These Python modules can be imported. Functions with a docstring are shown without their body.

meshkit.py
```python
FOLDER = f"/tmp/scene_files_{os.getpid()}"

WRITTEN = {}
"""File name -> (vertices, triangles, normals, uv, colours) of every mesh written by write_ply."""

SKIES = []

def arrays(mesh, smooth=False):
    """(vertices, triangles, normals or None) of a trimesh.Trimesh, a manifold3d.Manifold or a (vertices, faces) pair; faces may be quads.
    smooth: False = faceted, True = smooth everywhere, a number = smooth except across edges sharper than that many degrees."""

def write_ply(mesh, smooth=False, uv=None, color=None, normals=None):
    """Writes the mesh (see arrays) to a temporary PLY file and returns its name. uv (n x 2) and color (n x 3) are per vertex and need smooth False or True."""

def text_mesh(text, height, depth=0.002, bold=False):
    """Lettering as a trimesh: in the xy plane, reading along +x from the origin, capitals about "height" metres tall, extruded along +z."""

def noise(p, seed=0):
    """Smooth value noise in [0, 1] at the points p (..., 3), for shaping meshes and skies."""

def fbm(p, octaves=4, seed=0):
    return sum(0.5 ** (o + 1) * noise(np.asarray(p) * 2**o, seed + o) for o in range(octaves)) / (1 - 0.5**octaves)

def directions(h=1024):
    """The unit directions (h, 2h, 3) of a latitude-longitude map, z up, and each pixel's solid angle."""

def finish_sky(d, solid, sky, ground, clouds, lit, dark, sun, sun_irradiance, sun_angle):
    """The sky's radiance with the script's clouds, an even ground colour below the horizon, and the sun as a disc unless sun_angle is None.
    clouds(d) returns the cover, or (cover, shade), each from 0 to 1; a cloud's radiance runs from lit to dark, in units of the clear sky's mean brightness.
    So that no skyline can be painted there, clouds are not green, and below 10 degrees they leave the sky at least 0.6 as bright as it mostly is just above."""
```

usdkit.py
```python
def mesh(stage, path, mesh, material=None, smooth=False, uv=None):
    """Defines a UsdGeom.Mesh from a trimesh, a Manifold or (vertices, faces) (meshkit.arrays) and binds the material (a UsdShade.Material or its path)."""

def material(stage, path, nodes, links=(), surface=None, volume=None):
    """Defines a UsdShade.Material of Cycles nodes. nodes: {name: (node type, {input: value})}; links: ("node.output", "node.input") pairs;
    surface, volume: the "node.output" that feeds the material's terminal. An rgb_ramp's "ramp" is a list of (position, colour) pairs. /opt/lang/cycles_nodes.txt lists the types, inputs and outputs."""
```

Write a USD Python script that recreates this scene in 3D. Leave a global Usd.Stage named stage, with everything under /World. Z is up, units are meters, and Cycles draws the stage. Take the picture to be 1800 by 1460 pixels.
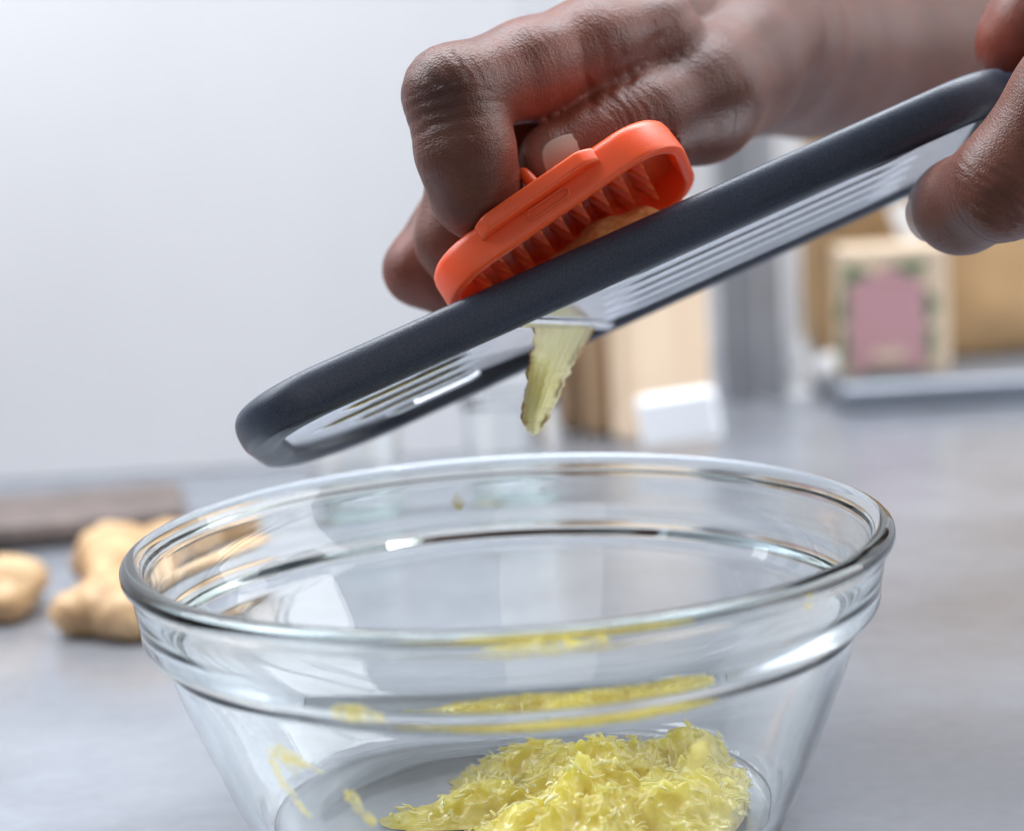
import math, numpy as np, trimesh, usdkit, meshkit
from pxr import Usd, UsdGeom, UsdLux, UsdShade, Gf, Sdf, Vt
from scipy import sparse

stage = Usd.Stage.CreateInMemory()
UsdGeom.SetStageUpAxis(stage, UsdGeom.Tokens.z)
UsdGeom.SetStageMetersPerUnit(stage, 1.0)
UsdGeom.Xform.Define(stage, '/World')
rng = np.random.default_rng(7)

# ------------------------------------------------------------------ camera
PITCH, ROLL = math.radians(10.304), math.radians(3.348)
FWD = np.array([0, math.cos(PITCH), -math.sin(PITCH)])
R0, U0 = np.array([1., 0, 0]), np.array([0, math.sin(PITCH), math.cos(PITCH)])
RIGHT = math.cos(ROLL) * R0 - math.sin(ROLL) * U0
UP = math.sin(ROLL) * R0 + math.cos(ROLL) * U0
RIM = 0.067                                            # height of the bowl's rim above the counter
CAM = np.array([0.00271, -0.52086, 0.12013 + RIM])
FOCUS = 0.536
cam = UsdGeom.Camera.Define(stage, '/World/camera')
M = Gf.Matrix4d(1.0)
M.SetRow(0, Gf.Vec4d(*RIGHT, 0)); M.SetRow(1, Gf.Vec4d(*UP, 0)); M.SetRow(2, Gf.Vec4d(*(-FWD), 0)); M.SetRow(3, Gf.Vec4d(*CAM, 1))
cam.AddTransformOp().Set(M)
cam.CreateFocalLengthAttr(85.0); cam.CreateHorizontalApertureAttr(36.0); cam.CreateVerticalApertureAttr(36.0 * 830 / 1024)
cam.CreateClippingRangeAttr(Gf.Vec2f(0.05, 50)); cam.CreateFStopAttr(7.6); cam.CreateFocusDistanceAttr(FOCUS)
cam.CreateExposureAttr(0.38)

# ------------------------------------------------------------------ light: daylight from windows, as soft lamps, and a pale room
def aim(x, pos, target):
    z = np.array(pos, float) - np.array(target, float); z /= np.linalg.norm(z)
    a = np.cross([0, 0, 1.0], z); a = a / np.linalg.norm(a) if np.linalg.norm(a) > 1e-6 else np.array([1.0, 0, 0]); b = np.cross(z, a)
    m = Gf.Matrix4d(1.0); m.SetRow(0, Gf.Vec4d(*a, 0)); m.SetRow(1, Gf.Vec4d(*b, 0)); m.SetRow(2, Gf.Vec4d(*z, 0)); m.SetRow(3, Gf.Vec4d(*pos, 1))
    x.AddTransformOp().Set(m)

def rect(name, pos, target, w, h, power, color):
    l = UsdLux.RectLight.Define(stage, '/World/' + name)
    l.CreateWidthAttr(w); l.CreateHeightAttr(h); l.CreateIntensityAttr(power); l.CreateColorAttr(Gf.Vec3f(*color)); l.CreateNormalizeAttr(False)
    aim(l, pos, target)

rect('window_light_left', (-1.0, 0.25, 0.95), (0.0, 0.15, 0.08), 0.9, 0.8, 4.6, (0.90, 0.95, 1.0))
rect('window_light_back', (0.10, 0.46, 1.08), (0.02, 0.0, 0.08), 1.2, 0.6, 10.5, (0.90, 0.95, 1.0))
rect('window_light_right', (1.15, 0.12, 0.50), (0.0, 0.0, 0.08), 1.2, 0.9, 3.6, (0.95, 0.97, 1.0))
rect('window_light_wall', (-0.34, 0.23, 0.56), (-0.26, 0.43, 0.33), 0.5, 0.2, 8.2, (0.93, 0.96, 1.0))
rect('room_light_front', (-0.45, -1.5, 0.9), (0.0, 0.1, 0.1), 1.2, 0.8, 0.9, (1.0, 0.93, 0.86))
dome = UsdLux.DomeLight.Define(stage, '/World/room_ambience')
dm = usdkit.material(stage, '/World/Looks/room_ambience', {"b": ("background_shader", {"color": (0.90, 0.93, 1.0), "strength": 0.10})}, surface="b.background")
UsdShade.MaterialBindingAPI.Apply(dome.GetPrim()).Bind(dm)

# ------------------------------------------------------------------ helpers
DF = 534.0
def pt(px, py, dz=0.0):
    """camera-space millimetres (right, up, depth) of a point seen at a pixel of the photograph, dz mm behind the bowl's centre plane"""
    d = DF + dz
    return np.array([(px - 900) / 4250 * d, (730 - py) / 4250 * d, d])
BAS = np.stack([RIGHT, UP, FWD])
def world(p):
    return CAM + np.asarray(p, float) @ BAS / 1000.0
def onplane(px, py, z=0.0):
    d = (px - 900) / 4250 * RIGHT + (730 - py) / 4250 * UP + FWD
    return CAM + d * (z - CAM[2]) / d[2]
def ony(px, py, y):
    d = (px - 900) / 4250 * RIGHT + (730 - py) / 4250 * UP + FWD
    return CAM + d * (y - CAM[1]) / d[1]

used = {}
def uniq(parent, name):
    k = (parent, name); n = used.get(k, 0); used[k] = n + 1
    return f'{parent}/{name}' + (f'_{n:03d}' if n else '')
def keys(prim, label=None, cat=None, group=None, kind=None):
    for k, v in (('label', label), ('category', cat), ('group', group), ('kind', kind)):
        if v: prim.SetCustomDataByKey(k, v)
    return prim
def thing(name, label, cat, loc=(0, 0, 0), group=None, kind=None):
    x = UsdGeom.Xform.Define(stage, uniq('/World', name)); x.AddTranslateOp().Set(Gf.Vec3d(*map(float, loc)))
    keys(x.GetPrim(), label, cat, group, kind)
    base[str(x.GetPath())] = np.array(loc, float)
    return str(x.GetPath())
base = {'/World': np.zeros(3)}
def part(name, mesh, mat, parent='/World', smooth=False, label=None, cat=None, group=None, kind=None, prim=None, uv=None):
    """mesh in world metres; written relative to its thing's base"""
    root = '/World' if parent == '/World' else '/'.join(parent.split('/')[:3])
    off = base.get(root, np.zeros(3))
    if hasattr(mesh, 'vertices'): mesh = (np.array(mesh.vertices), np.array(mesh.faces))
    v, f = mesh
    path = uniq(parent, name)
    m = usdkit.mesh(stage, path, (np.asarray(v) - off, f), mat, smooth)
    if prim:
        api = UsdGeom.PrimvarsAPI(m)
        for k, a in prim.items():
            t = Sdf.ValueTypeNames.Color3fArray if k == 'tint' else Sdf.ValueTypeNames.Float3Array
            api.CreatePrimvar(k, t, 'vertex').Set(Vt.Vec3fArray.FromNumpy(np.asarray(a, np.float32)))
    keys(m.GetPrim(), label, cat, group, kind)
    return path

def loft(rings, close_u=True, cap0=False, cap1=False, close_v=False):
    """rings: list of (n,3) arrays"""
    k, n = len(rings), len(rings[0]); v = np.concatenate(rings); f = []
    rows = k if close_v else k - 1
    i = np.arange(n if close_u else n - 1); j = (i + 1) % n
    for r in range(rows):
        a, b = r * n, ((r + 1) % k) * n
        f += [np.stack([a + i, a + j, b + j], 1), np.stack([a + i, b + j, b + i], 1)]
    extra = []
    if cap0:
        extra.append(rings[0].mean(0)); c = len(v) + len(extra) - 1; f.append(np.stack([j, i, np.full(len(i), c)], 1))
    if cap1:
        extra.append(rings[-1].mean(0)); c = len(v) + len(extra) - 1; o = (k - 1) * n; f.append(np.stack([o + i, o + j, np.full(len(i), c)], 1))
    if extra: v = np.concatenate([v, np.array(extra)])
    return v, np.concatenate(f)
def fixwind(vf):
    m = trimesh.Trimesh(vf[0], vf[1], process=False)
    if m.volume < 0: m.invert()
    return np.array(m.vertices), np.array(m.faces)
def join(*ms):
    o = 0; V = []; Fc = []
    for v, f in ms:
        V.append(np.asarray(v)); Fc.append(np.asarray(f) + o); o += len(v)
    return np.concatenate(V), np.concatenate(Fc)
def rrect(hx, hy, r, cx=0., cy=0., k=10):
    """rounded rectangle outline, 4*(k+1) points"""
    hx, hy = max(hx, 1e-3), max(hy, 1e-3); r = min(max(r, 1e-3), hx, hy); out = []
    for q, (sx, sy) in enumerate(((1, 1), (-1, 1), (-1, -1), (1, -1))):
        for t in np.linspace(0, math.pi / 2, k + 1):
            a = t + q * math.pi / 2
            out.append((cx + sx * (hx - r) + r * math.cos(a), cy + sy * (hy - r) + r * math.sin(a)))
    return np.array(out)
def tube(P, r, n=10, caps=True):
    P = np.asarray(P, float); r = np.broadcast_to(r, len(P)); T = np.gradient(P, axis=0); T /= np.linalg.norm(T, axis=1)[:, None] + 1e-12
    up = np.array([0, 0, 1.0]) if abs(T[0][2]) < .9 else np.array([1.0, 0, 0]); rings = []
    for p, t, q in zip(P, T, r):
        a = np.cross(up, t); a /= np.linalg.norm(a); b = np.cross(t, a); up = np.cross(a, t) * -1 if False else b
        th = np.linspace(0, 2 * math.pi, n, endpoint=False)
        rings.append(p + q * (np.cos(th)[:, None] * a + np.sin(th)[:, None] * b))
    return fixwind(loft(rings, cap0=caps, cap1=caps))
def rbox(c, s, bev, R=None):
    """chamfer-rounded box centred at c, sizes s"""
    hx, hy, hz = np.array(s) / 2; rings = []
    for t in np.linspace(0, math.pi / 2, 4):
        d = bev * (1 - math.sin(t)); z = -hz + bev * (1 - math.cos(t)); o = rrect(hx - d, hy - d, bev * 1.2, k=3)
        rings.append(np.column_stack([o, np.full(len(o), z)]))
    for ring in rings[::-1]:
        q = ring.copy(); q[:, 2] *= -1; rings.append(q)
    v, f = fixwind(loft(rings, cap0=True, cap1=True))
    return (v if R is None else v @ np.asarray(R).T) + np.asarray(c), f
def rotz(a):
    a = math.radians(a); return np.array([[math.cos(a), -math.sin(a), 0], [math.sin(a), math.cos(a), 0], [0, 0, 1]])
def lathe(profile, n=192, c=(0, 0, 0)):
    th = np.linspace(0, 2 * math.pi, n, endpoint=False); rings = []
    for r, z in profile: rings.append(np.column_stack([r * np.cos(th), r * np.sin(th), np.full(n, z)]) + c)
    return rings
def smoothline(P, n, it=0):
    """Catmull-Rom through the control points"""
    P = np.asarray(P, float); Q = np.vstack([2 * P[0] - P[1], P, 2 * P[-1] - P[-2]]); out = []
    ts = np.linspace(0, len(P) - 1 - 1e-9, n)
    for t in ts:
        i = int(t); u = t - i; a, b, c, d = Q[i:i + 4]
        out.append(.5 * ((2 * b) + (c - a) * u + (2 * a - 5 * b + 4 * c - d) * u * u + (3 * b - a - 3 * c + d) * u ** 3))
    return np.array(out)

# ------------------------------------------------------------------ implicit surfaces
def smin(a, b, k):
    h = np.maximum(k - np.abs(a - b), 0) / k
    return np.minimum(a, b) - h * h * k * .25
def capsule(P, a, b, ra, rb):
    ab = b - a; t = np.clip(((P - a) @ ab) / max(ab @ ab, 1e-9), 0, 1)
    return np.linalg.norm(P - a - t[:, None] * ab, axis=1) - (ra + (rb - ra) * t)
def nets(fn, lo, hi, h):
    """naive surface nets of fn over the box lo..hi with cell h"""
    n = np.ceil((hi - lo) / h).astype(int) + 1
    ax = [lo[k] + h * np.arange(n[k]) for k in range(3)]
    vals = np.empty(n, np.float32); g = np.stack(np.meshgrid(ax[1], ax[2], indexing='ij'), -1).reshape(-1, 2)
    step = max(1, 400000 // len(g))
    for i in range(0, n[0], step):
        xs = ax[0][i:i + step]
        P = np.concatenate([np.column_stack([np.full(len(g), x), g]) for x in xs])
        vals[i:i + step] = fn(P).reshape(len(xs), n[1], n[2])
    s = vals < 0
    acc = np.zeros(tuple(n - 1) + (3,)); cnt = np.zeros(n - 1)
    ii = [np.arange(m - 1) for m in n]
    cubes = {}
    corner = lambda A, o: A[o[0]:n[0] - 1 + o[0], o[1]:n[1] - 1 + o[1], o[2]:n[2] - 1 + o[2]]
    allc = [(a, b, c) for a in (0, 1) for b in (0, 1) for c in (0, 1)]
    for o in allc:
        for k in range(3):
            if o[k]: continue
            p = list(o); p[k] = 1
            A, B = corner(vals, o), corner(vals, p); x = (A < 0) != (B < 0)
            t = np.where(x, A / np.where(A == B, 1, A - B), 0)
            w = x.astype(float); cnt += w
            for j in range(3): acc[..., j] += w * (o[j] + (t if j == k else 0))
    act = cnt > 0; idx = -np.ones(act.shape, int); idx[act] = np.arange(act.sum())
    cell = np.argwhere(act); V = lo + h * (cell + acc[act] / cnt[act][:, None]); Fs = []
    for k in range(3):
        u, w = (k + 1) % 3, (k + 2) % 3
        sl0 = [slice(None)] * 3; sl1 = [slice(None)] * 3; sl0[k] = slice(0, -1); sl1[k] = slice(1, None)
        x = s[tuple(sl0)] != s[tuple(sl1)]; E = np.argwhere(x); sg = s[tuple(sl0)][x]
        ok = (E[:, u] > 0) & (E[:, w] > 0) & (E[:, u] < n[u] - 1) & (E[:, w] < n[w] - 1); E, sg = E[ok], sg[ok]
        def at(du, dw):
            C = E.copy(); C[:, u] -= du; C[:, w] -= dw; return idx[C[:, 0], C[:, 1], C[:, 2]]
        a, b, c, d = at(1, 1), at(0, 1), at(0, 0), at(1, 0)
        q = np.where(sg[:, None], np.stack([a, b, c, d], 1), np.stack([d, c, b, a], 1))
        Fs += [q[:, [0, 1, 2]], q[:, [0, 2, 3]]]
    return V, np.concatenate(Fs)
def grad(fn, V, e=.05):
    d0 = fn(V); G = np.stack([fn(V + e * np.eye(3)[k]) - d0 for k in range(3)], 1) / e
    return d0, G / (np.linalg.norm(G, axis=1)[:, None] + 1e-9)
def refine(fn, V, Fc, times=1):
    for _ in range(times):
        V, Fc = trimesh.remesh.subdivide(V, Fc)
        for _ in range(2):
            d, G = grad(fn, V); V = V - np.clip(d, -.6, .6)[:, None] * G * .9
    return V, Fc
def fbm(P, octaves=4, seed=0): return meshkit.fbm(np.asarray(P), octaves, seed)

# ------------------------------------------------------------------ materials
def mat(name, nodes, links=(), surface="p.BSDF", volume=None):
    return usdkit.material(stage, '/World/Looks/' + name, nodes, links, surface, volume)
OBJ = ("texture_coordinate", {})
M_wall = mat('wall_paint', {"g": ("geometry", {}), "m": ("mapping", {"scale": (5, 3, 3)}), "n": ("noise_texture", {"scale": 1.0, "detail": 4.0}), "r": ("rgb_ramp", {"ramp": [(.3, (.64, .645, .665)), (.7, (.71, .715, .735))]}),
    "p": ("principled_bsdf", {"roughness": .6})}, [("g.position", "m.vector"), ("m.vector", "n.vector"), ("n.fac", "r.fac"), ("r.color", "p.base_color")])
M_steel_top = mat('brushed_counter_steel', {"g": ("geometry", {}), "m": ("mapping", {"scale": (14, 420, 420)}), "n": ("noise_texture", {"scale": 1.0, "detail": 4.0, "roughness": .6}),
    "m2": ("mapping", {"scale": (9, 11, 9)}), "n2": ("noise_texture", {"scale": 1.0, "detail": 5.0, "roughness": .62}),
    "r": ("map_range", {"from_min": .3, "from_max": .7, "to_min": .20, "to_max": .34}), "c": ("rgb_ramp", {"ramp": [(.25, (.28, .30, .34)), (.75, (.39, .41, .455))]}),
    "b": ("bump", {"strength": .12, "distance": .0004}), "p": ("principled_bsdf", {"metallic": .6})},
    [("g.position", "m.vector"), ("m.vector", "n.vector"), ("g.position", "m2.vector"), ("m2.vector", "n2.vector"), ("n2.fac", "r.value"), ("r.result", "p.roughness"),
     ("n2.fac", "c.fac"), ("c.color", "p.base_color"), ("n.fac", "b.height"), ("b.normal", "p.normal")])
M_glass = mat('clear_glass', {"p": ("principled_bsdf", {"base_color": (1, 1, 1), "transmission_weight": 1.0, "roughness": 0.0, "ior": 1.48}),
    "v": ("absorption_volume", {"color": (.72, .82, .77), "density": 45.0})}, volume="v.volume")
M_tumbler = mat('tumbler_glass', {"p": ("principled_bsdf", {"base_color": (1, 1, 1), "transmission_weight": 1.0, "roughness": 0.0, "ior": 1.48}), "v": ("absorption_volume", {"color": (.75, .92, .90), "density": 30.0})}, volume="v.volume")
M_frame = mat('charcoal_plastic', {"g": ("geometry", {}), "n": ("noise_texture", {"scale": 2600.0, "detail": 2.0}), "n2": ("noise_texture", {"scale": 60.0, "detail": 3.0}),
    "r": ("map_range", {"from_min": .3, "from_max": .7, "to_min": .34, "to_max": .46}), "c": ("rgb_ramp", {"ramp": [(.35, (.018, .025, .043)), (.72, (.042, .054, .086))]}),
    "b": ("bump", {"strength": .35, "distance": .00018}), "p": ("principled_bsdf", {"specular_ior_level": .55})},
    [("g.position", "n.vector"), ("g.position", "n2.vector"), ("n2.fac", "r.value"), ("r.result", "p.roughness"), ("n.fac", "c.fac"), ("c.color", "p.base_color"), ("n.fac", "b.height"), ("b.normal", "p.normal")])
M_blade = mat('polished_steel', {"g": ("geometry", {}), "n": ("noise_texture", {"scale": 90.0, "detail": 4.0}), "r": ("map_range", {"from_min": .3, "from_max": .7, "to_min": .10, "to_max": .20}),
    "p": ("principled_bsdf", {"metallic": 1.0, "base_color": (.74, .75, .78)})}, [("g.position", "n.vector"), ("n.fac", "r.value"), ("r.result", "p.roughness")])
M_orange = mat('orange_plastic', {"g": ("geometry", {}), "n": ("noise_texture", {"scale": 3000.0, "detail": 1.5}), "b": ("bump", {"strength": .4, "distance": .00012}),
    "p": ("principled_bsdf", {"base_color": (.80, .085, .018), "roughness": .36, "subsurface_weight": .25, "subsurface_radius": (1, .25, .08), "subsurface_scale": .0025})},
    [("g.position", "n.vector"), ("n.fac", "b.height"), ("b.normal", "p.normal")])
M_skin = mat('skin', {"t": ("attribute", {"attribute": "tint"}), "w": ("attribute", {"attribute": "along"}), "g": ("geometry", {}),
    "mw": ("mapping", {"scale": (2.4, .55, .55)}), "nw": ("noise_texture", {"scale": 1.0, "detail": 4.0, "roughness": .6}),
    "vo": ("voronoi_texture", {"scale": 1700.0, "feature": "distance_to_edge"}) if False else ("voronoi_texture", {"scale": 1600.0}),
    "nb": ("noise_texture", {"scale": 130.0, "detail": 5.0, "roughness": .6}), "cb": ("rgb_ramp", {"ramp": [(.3, (.78, .76, .76)), (.7, (1.18, 1.16, 1.15))]}),
    "mul": ("mix", {"mix_type": "multiply", "fac": 1.0}), "b1": ("bump", {"strength": .42, "distance": .00033}), "b2": ("bump", {"strength": .36, "distance": .00023}),
    "rr": ("map_range", {"from_min": .3, "from_max": .7, "to_min": .35, "to_max": .48}),
    "p": ("principled_bsdf", {"subsurface_weight": .12, "subsurface_radius": (1, .35, .2), "subsurface_scale": .0016, "specular_ior_level": .37})},
    [("w.vector", "mw.vector"), ("mw.vector", "nw.vector"), ("g.position", "vo.vector"), ("g.position", "nb.vector"), ("nb.fac", "cb.fac"), ("t.color", "mul.color1"), ("cb.color", "mul.color2"),
     ("mul.color", "p.base_color"), ("nw.fac", "b1.height"), ("vo.distance", "b2.height"), ("b1.normal", "b2.normal"), ("b2.normal", "p.normal"), ("nb.fac", "rr.value"), ("rr.result", "p.roughness")])
M_nail = mat('fingernail', {"p": ("principled_bsdf", {"base_color": (.50, .32, .265), "roughness": .25, "subsurface_weight": .3, "subsurface_scale": .001, "subsurface_radius": (1, .4, .3)})})
M_flesh = mat('ginger_flesh', {"w": ("attribute", {"attribute": "along"}), "m": ("mapping", {"scale": (.09, 1.6, 1.6)}), "n": ("noise_texture", {"scale": 1.0, "detail": 5.0, "roughness": .65}),
    "c": ("rgb_ramp", {"ramp": [(.22, (.74, .63, .15)), (.5, (.90, .80, .30)), (.78, (.95, .90, .55))]}), "b": ("bump", {"strength": .5, "distance": .0006}),
    "p": ("principled_bsdf", {"roughness": .32, "subsurface_weight": .35, "subsurface_radius": (1, .8, .3), "subsurface_scale": .002})},
    [("w.vector", "m.vector"), ("m.vector", "n.vector"), ("n.fac", "c.fac"), ("c.color", "p.base_color"), ("n.fac", "b.height"), ("b.normal", "p.normal")])
M_pulp = mat('ginger_pulp', {"g": ("geometry", {}), "n": ("noise_texture", {"scale": 260.0, "detail": 4.0}), "c": ("rgb_ramp", {"ramp": [(.3, (.56, .42, .04)), (.7, (.74, .61, .15))]}),
    "p": ("principled_bsdf", {"roughness": .24, "subsurface_weight": .7, "subsurface_radius": (1, .8, .25), "subsurface_scale": .003})}, [("g.position", "n.vector"), ("n.fac", "c.fac"), ("c.color", "p.base_color")])
M_smear = mat('thin_pulp', {"g": ("geometry", {}), "n": ("noise_texture", {"scale": 420.0, "detail": 4.0}), "c": ("rgb_ramp", {"ramp": [(.3, (.62, .48, .06)), (.7, (.78, .68, .22))]}),
    "n2": ("noise_texture", {"scale": 330.0, "detail": 3.0, "roughness": .6}), "a": ("map_range", {"from_min": .38, "from_max": .60, "to_min": .75, "to_max": .12, "clamp": True}), "tr": ("transparent_bsdf", {}), "y": ("mix_closure", {}),
    "p": ("principled_bsdf", {"roughness": .3}), "t": ("translucent_bsdf", {}), "x": ("mix_closure", {"fac": .5})},
    [("g.position", "n.vector"), ("g.position", "n2.vector"), ("n2.fac", "a.value"), ("a.result", "y.fac"), ("x.closure", "y.closure1"), ("tr.BSDF", "y.closure2"), ("n.fac", "c.fac"), ("c.color", "p.base_color"), ("c.color", "t.color"), ("p.BSDF", "x.closure1"), ("t.BSDF", "x.closure2")], surface="y.closure")
M_peel = mat('ginger_peel', {"g": ("geometry", {}), "n": ("noise_texture", {"scale": 300.0, "detail": 5.0}), "c": ("rgb_ramp", {"ramp": [(.3, (.40, .22, .06)), (.7, (.60, .40, .16))]}),
    "p": ("principled_bsdf", {"roughness": .6})}, [("g.position", "n.vector"), ("n.fac", "c.fac"), ("c.color", "p.base_color")])
M_cut = mat('pared_ginger', {"g": ("geometry", {}), "n": ("noise_texture", {"scale": 420.0, "detail": 6.0, "roughness": .65}), "c": ("rgb_ramp", {"ramp": [(.28, (.34, .15, .04)), (.5, (.62, .33, .12)), (.75, (.78, .52, .24))]}),
    "b": ("bump", {"strength": .6, "distance": .0006}), "p": ("principled_bsdf", {"roughness": .35, "subsurface_weight": .2, "subsurface_scale": .002})},
    [("g.position", "n.vector"), ("n.fac", "c.fac"), ("c.color", "p.base_color"), ("n.fac", "b.height"), ("b.normal", "p.normal")])
M_root = mat('ginger_skin', {"g": ("geometry", {}), "n": ("noise_texture", {"scale": 70.0, "detail": 6.0, "roughness": .65}), "c": ("rgb_ramp", {"ramp": [(.30, (.24, .125, .05)), (.5, (.48, .31, .155)), (.75, (.60, .43, .25))]}),
    "b": ("bump", {"strength": .4, "distance": .001}), "p": ("principled_bsdf", {"roughness": .55, "subsurface_weight": .1, "subsurface_scale": .002})},
    [("g.position", "n.vector"), ("n.fac", "c.fac"), ("c.color", "p.base_color"), ("n.fac", "b.height"), ("b.normal", "p.normal")])
def wood(name, a, b):
    return mat(name, {"g": ("geometry", {}), "m": ("mapping", {"scale": (30, 30, 3.5)}), "n": ("noise_texture", {"scale": 3.0, "detail": 5.0, "distortion": .6}),
        "c": ("rgb_ramp", {"ramp": [(.3, a), (.7, b)]}), "p": ("principled_bsdf", {"roughness": .5})}, [("g.position", "m.vector"), ("m.vector", "n.vector"), ("n.fac", "c.fac"), ("c.color", "p.base_color")])
M_wood = wood('pale_wood', (.68, .50, .34), (.80, .63, .46)); M_wood_edge = wood('brown_wood', (.36, .22, .12), (.50, .34, .20)); M_board = wood('dark_board_wood', (.085, .066, .062), (.17, .13, .115))
def plain(name, c, rough=.5, metal=0., var=.12, scale=40.):
    lo, hi = tuple(x * (1 - var) for x in c), tuple(min(1, x * (1 + var)) for x in c)
    return mat(name, {"g": ("geometry", {}), "n": ("noise_texture", {"scale": scale, "detail": 4.0}), "c": ("rgb_ramp", {"ramp": [(.3, lo), (.7, hi)]}), "p": ("principled_bsdf", {"roughness": rough, "metallic": metal})},
        [("g.position", "n.vector"), ("n.fac", "c.fac"), ("c.color", "p.base_color")])
M_white = plain('white_plastic', (.82, .83, .85), .4, var=.03)
M_chrome = plain('chrome', (.72, .73, .76), .12, 1.0, .03)
M_column = plain('grey_steel', (.42, .43, .46), .38, .7, .08)
M_pink = plain('pink_label_paper', (.46, .25, .27), .6, var=.06)
M_green = plain('green_leaf_print', (.09, .16, .075), .6, var=.35, scale=180.)
M_cream = plain('cream_card', (.60, .47, .34), .5, var=.08)
M_paper = plain('kraft_paper', (.46, .29, .14), .65, var=.30, scale=22.)
M_ledge = plain('ledge_steel', (.24, .26, .30), .40, .6, .06)

# ------------------------------------------------------------------ setting: counter, ledge, wall
WALL_Y = 0.645
c = trimesh.creation.box(extents=(3.2, 2.2, 0.04)); c.apply_translation((0, WALL_Y - 1.1, -0.02))
part('counter', c, M_steel_top, kind='structure')
c = trimesh.creation.box(extents=(3.2, 0.05, 1.3)); c.apply_translation((0, WALL_Y + 0.027, 0.60))
part('wall', c, M_wall, kind='structure')
c = trimesh.creation.box(extents=(1.5, .012, .56)); c.apply_translation((.012 - .75, .432, .2805))
part('splashback', c, M_wall, kind='structure')
e0 = onplane(1478, 728)
LEDGE_Y, LEDGE_H = e0[1], 0.011
v, f = rbox((e0[0] + .5, (LEDGE_Y + WALL_Y) / 2 - .001, LEDGE_H / 2 + .0005), (1.0, WALL_Y - LEDGE_Y - .004, LEDGE_H), .003)
part('ledge', (v, f), M_ledge, kind='structure')

# ------------------------------------------------------------------ glass bowl
def arc(cx, cz, r, a0, a1, n): return [(cx + r * math.cos(a), cz + r * math.sin(a)) for a in np.radians(np.linspace(a0, a1, n))]
H = RIM * 1000
outer = [(0, 1.6), (24, 1.4), (40, .9), (47, .3), (53.0, .25), (56.6, .9), (59.3, 2.6), (61.3, 5.2), (63.0, 9.0), (65.5, 15), (68.5, 22.5), (71.5, 30), (74.3, 37.5), (76.3, 44), (76.8, 46.2)]
outer += [(77.0, 46.8), (78.1, 47.4), (79.6, 48.2), (80.7, 49.1), (81.3, 50.2), (81.5, 51.4), (81.6, 53), (82.0, 55.5), (82.5, 58.5), (82.8, 60.4), (82.9, 61.4), (83.2, 62.0)]
rim = arc(82.45, 64.5, 2.55, -68, 165, 16)
body = smoothline(outer[4:15], 60); tg_ = np.gradient(body, axis=0); tg_ /= np.linalg.norm(tg_, axis=1)[:, None]
off = (body + 3.1 * np.column_stack([-tg_[:, 1], tg_[:, 0]]))[4:][::-1]
inner = [(79.3, 62.8), (78.9, 60.5), (78.4, 57.5), (77.7, 54.5), (76.7, 51.5), (75.4, 48.6)] + [tuple(q) for q in off[5::3]] + [(40, 3.6), (20, 3.6), (0, 3.6)]
prof = np.array(outer + rim + inner); inp = np.array(inner)
profs = np.concatenate([smoothline(prof, len(prof) * 3)]); profs[:, 0] = np.maximum(profs[:, 0], 0.05); profs[:, 1] = np.maximum(profs[:, 1], .2)
bowl_mesh = fixwind(loft(lathe(profs / 1000., 256), cap0=True, cap1=True))
bowl = thing('glass_bowl', 'clear glass mixing bowl with rounded rim under the slicer holding grated ginger', 'bowl')
part('body', bowl_mesh, M_glass, bowl, smooth=50)
order = np.argsort(inp[:, 1]); 
def inner_r(z): return np.interp(z, inp[order, 1], inp[order, 0])

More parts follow.
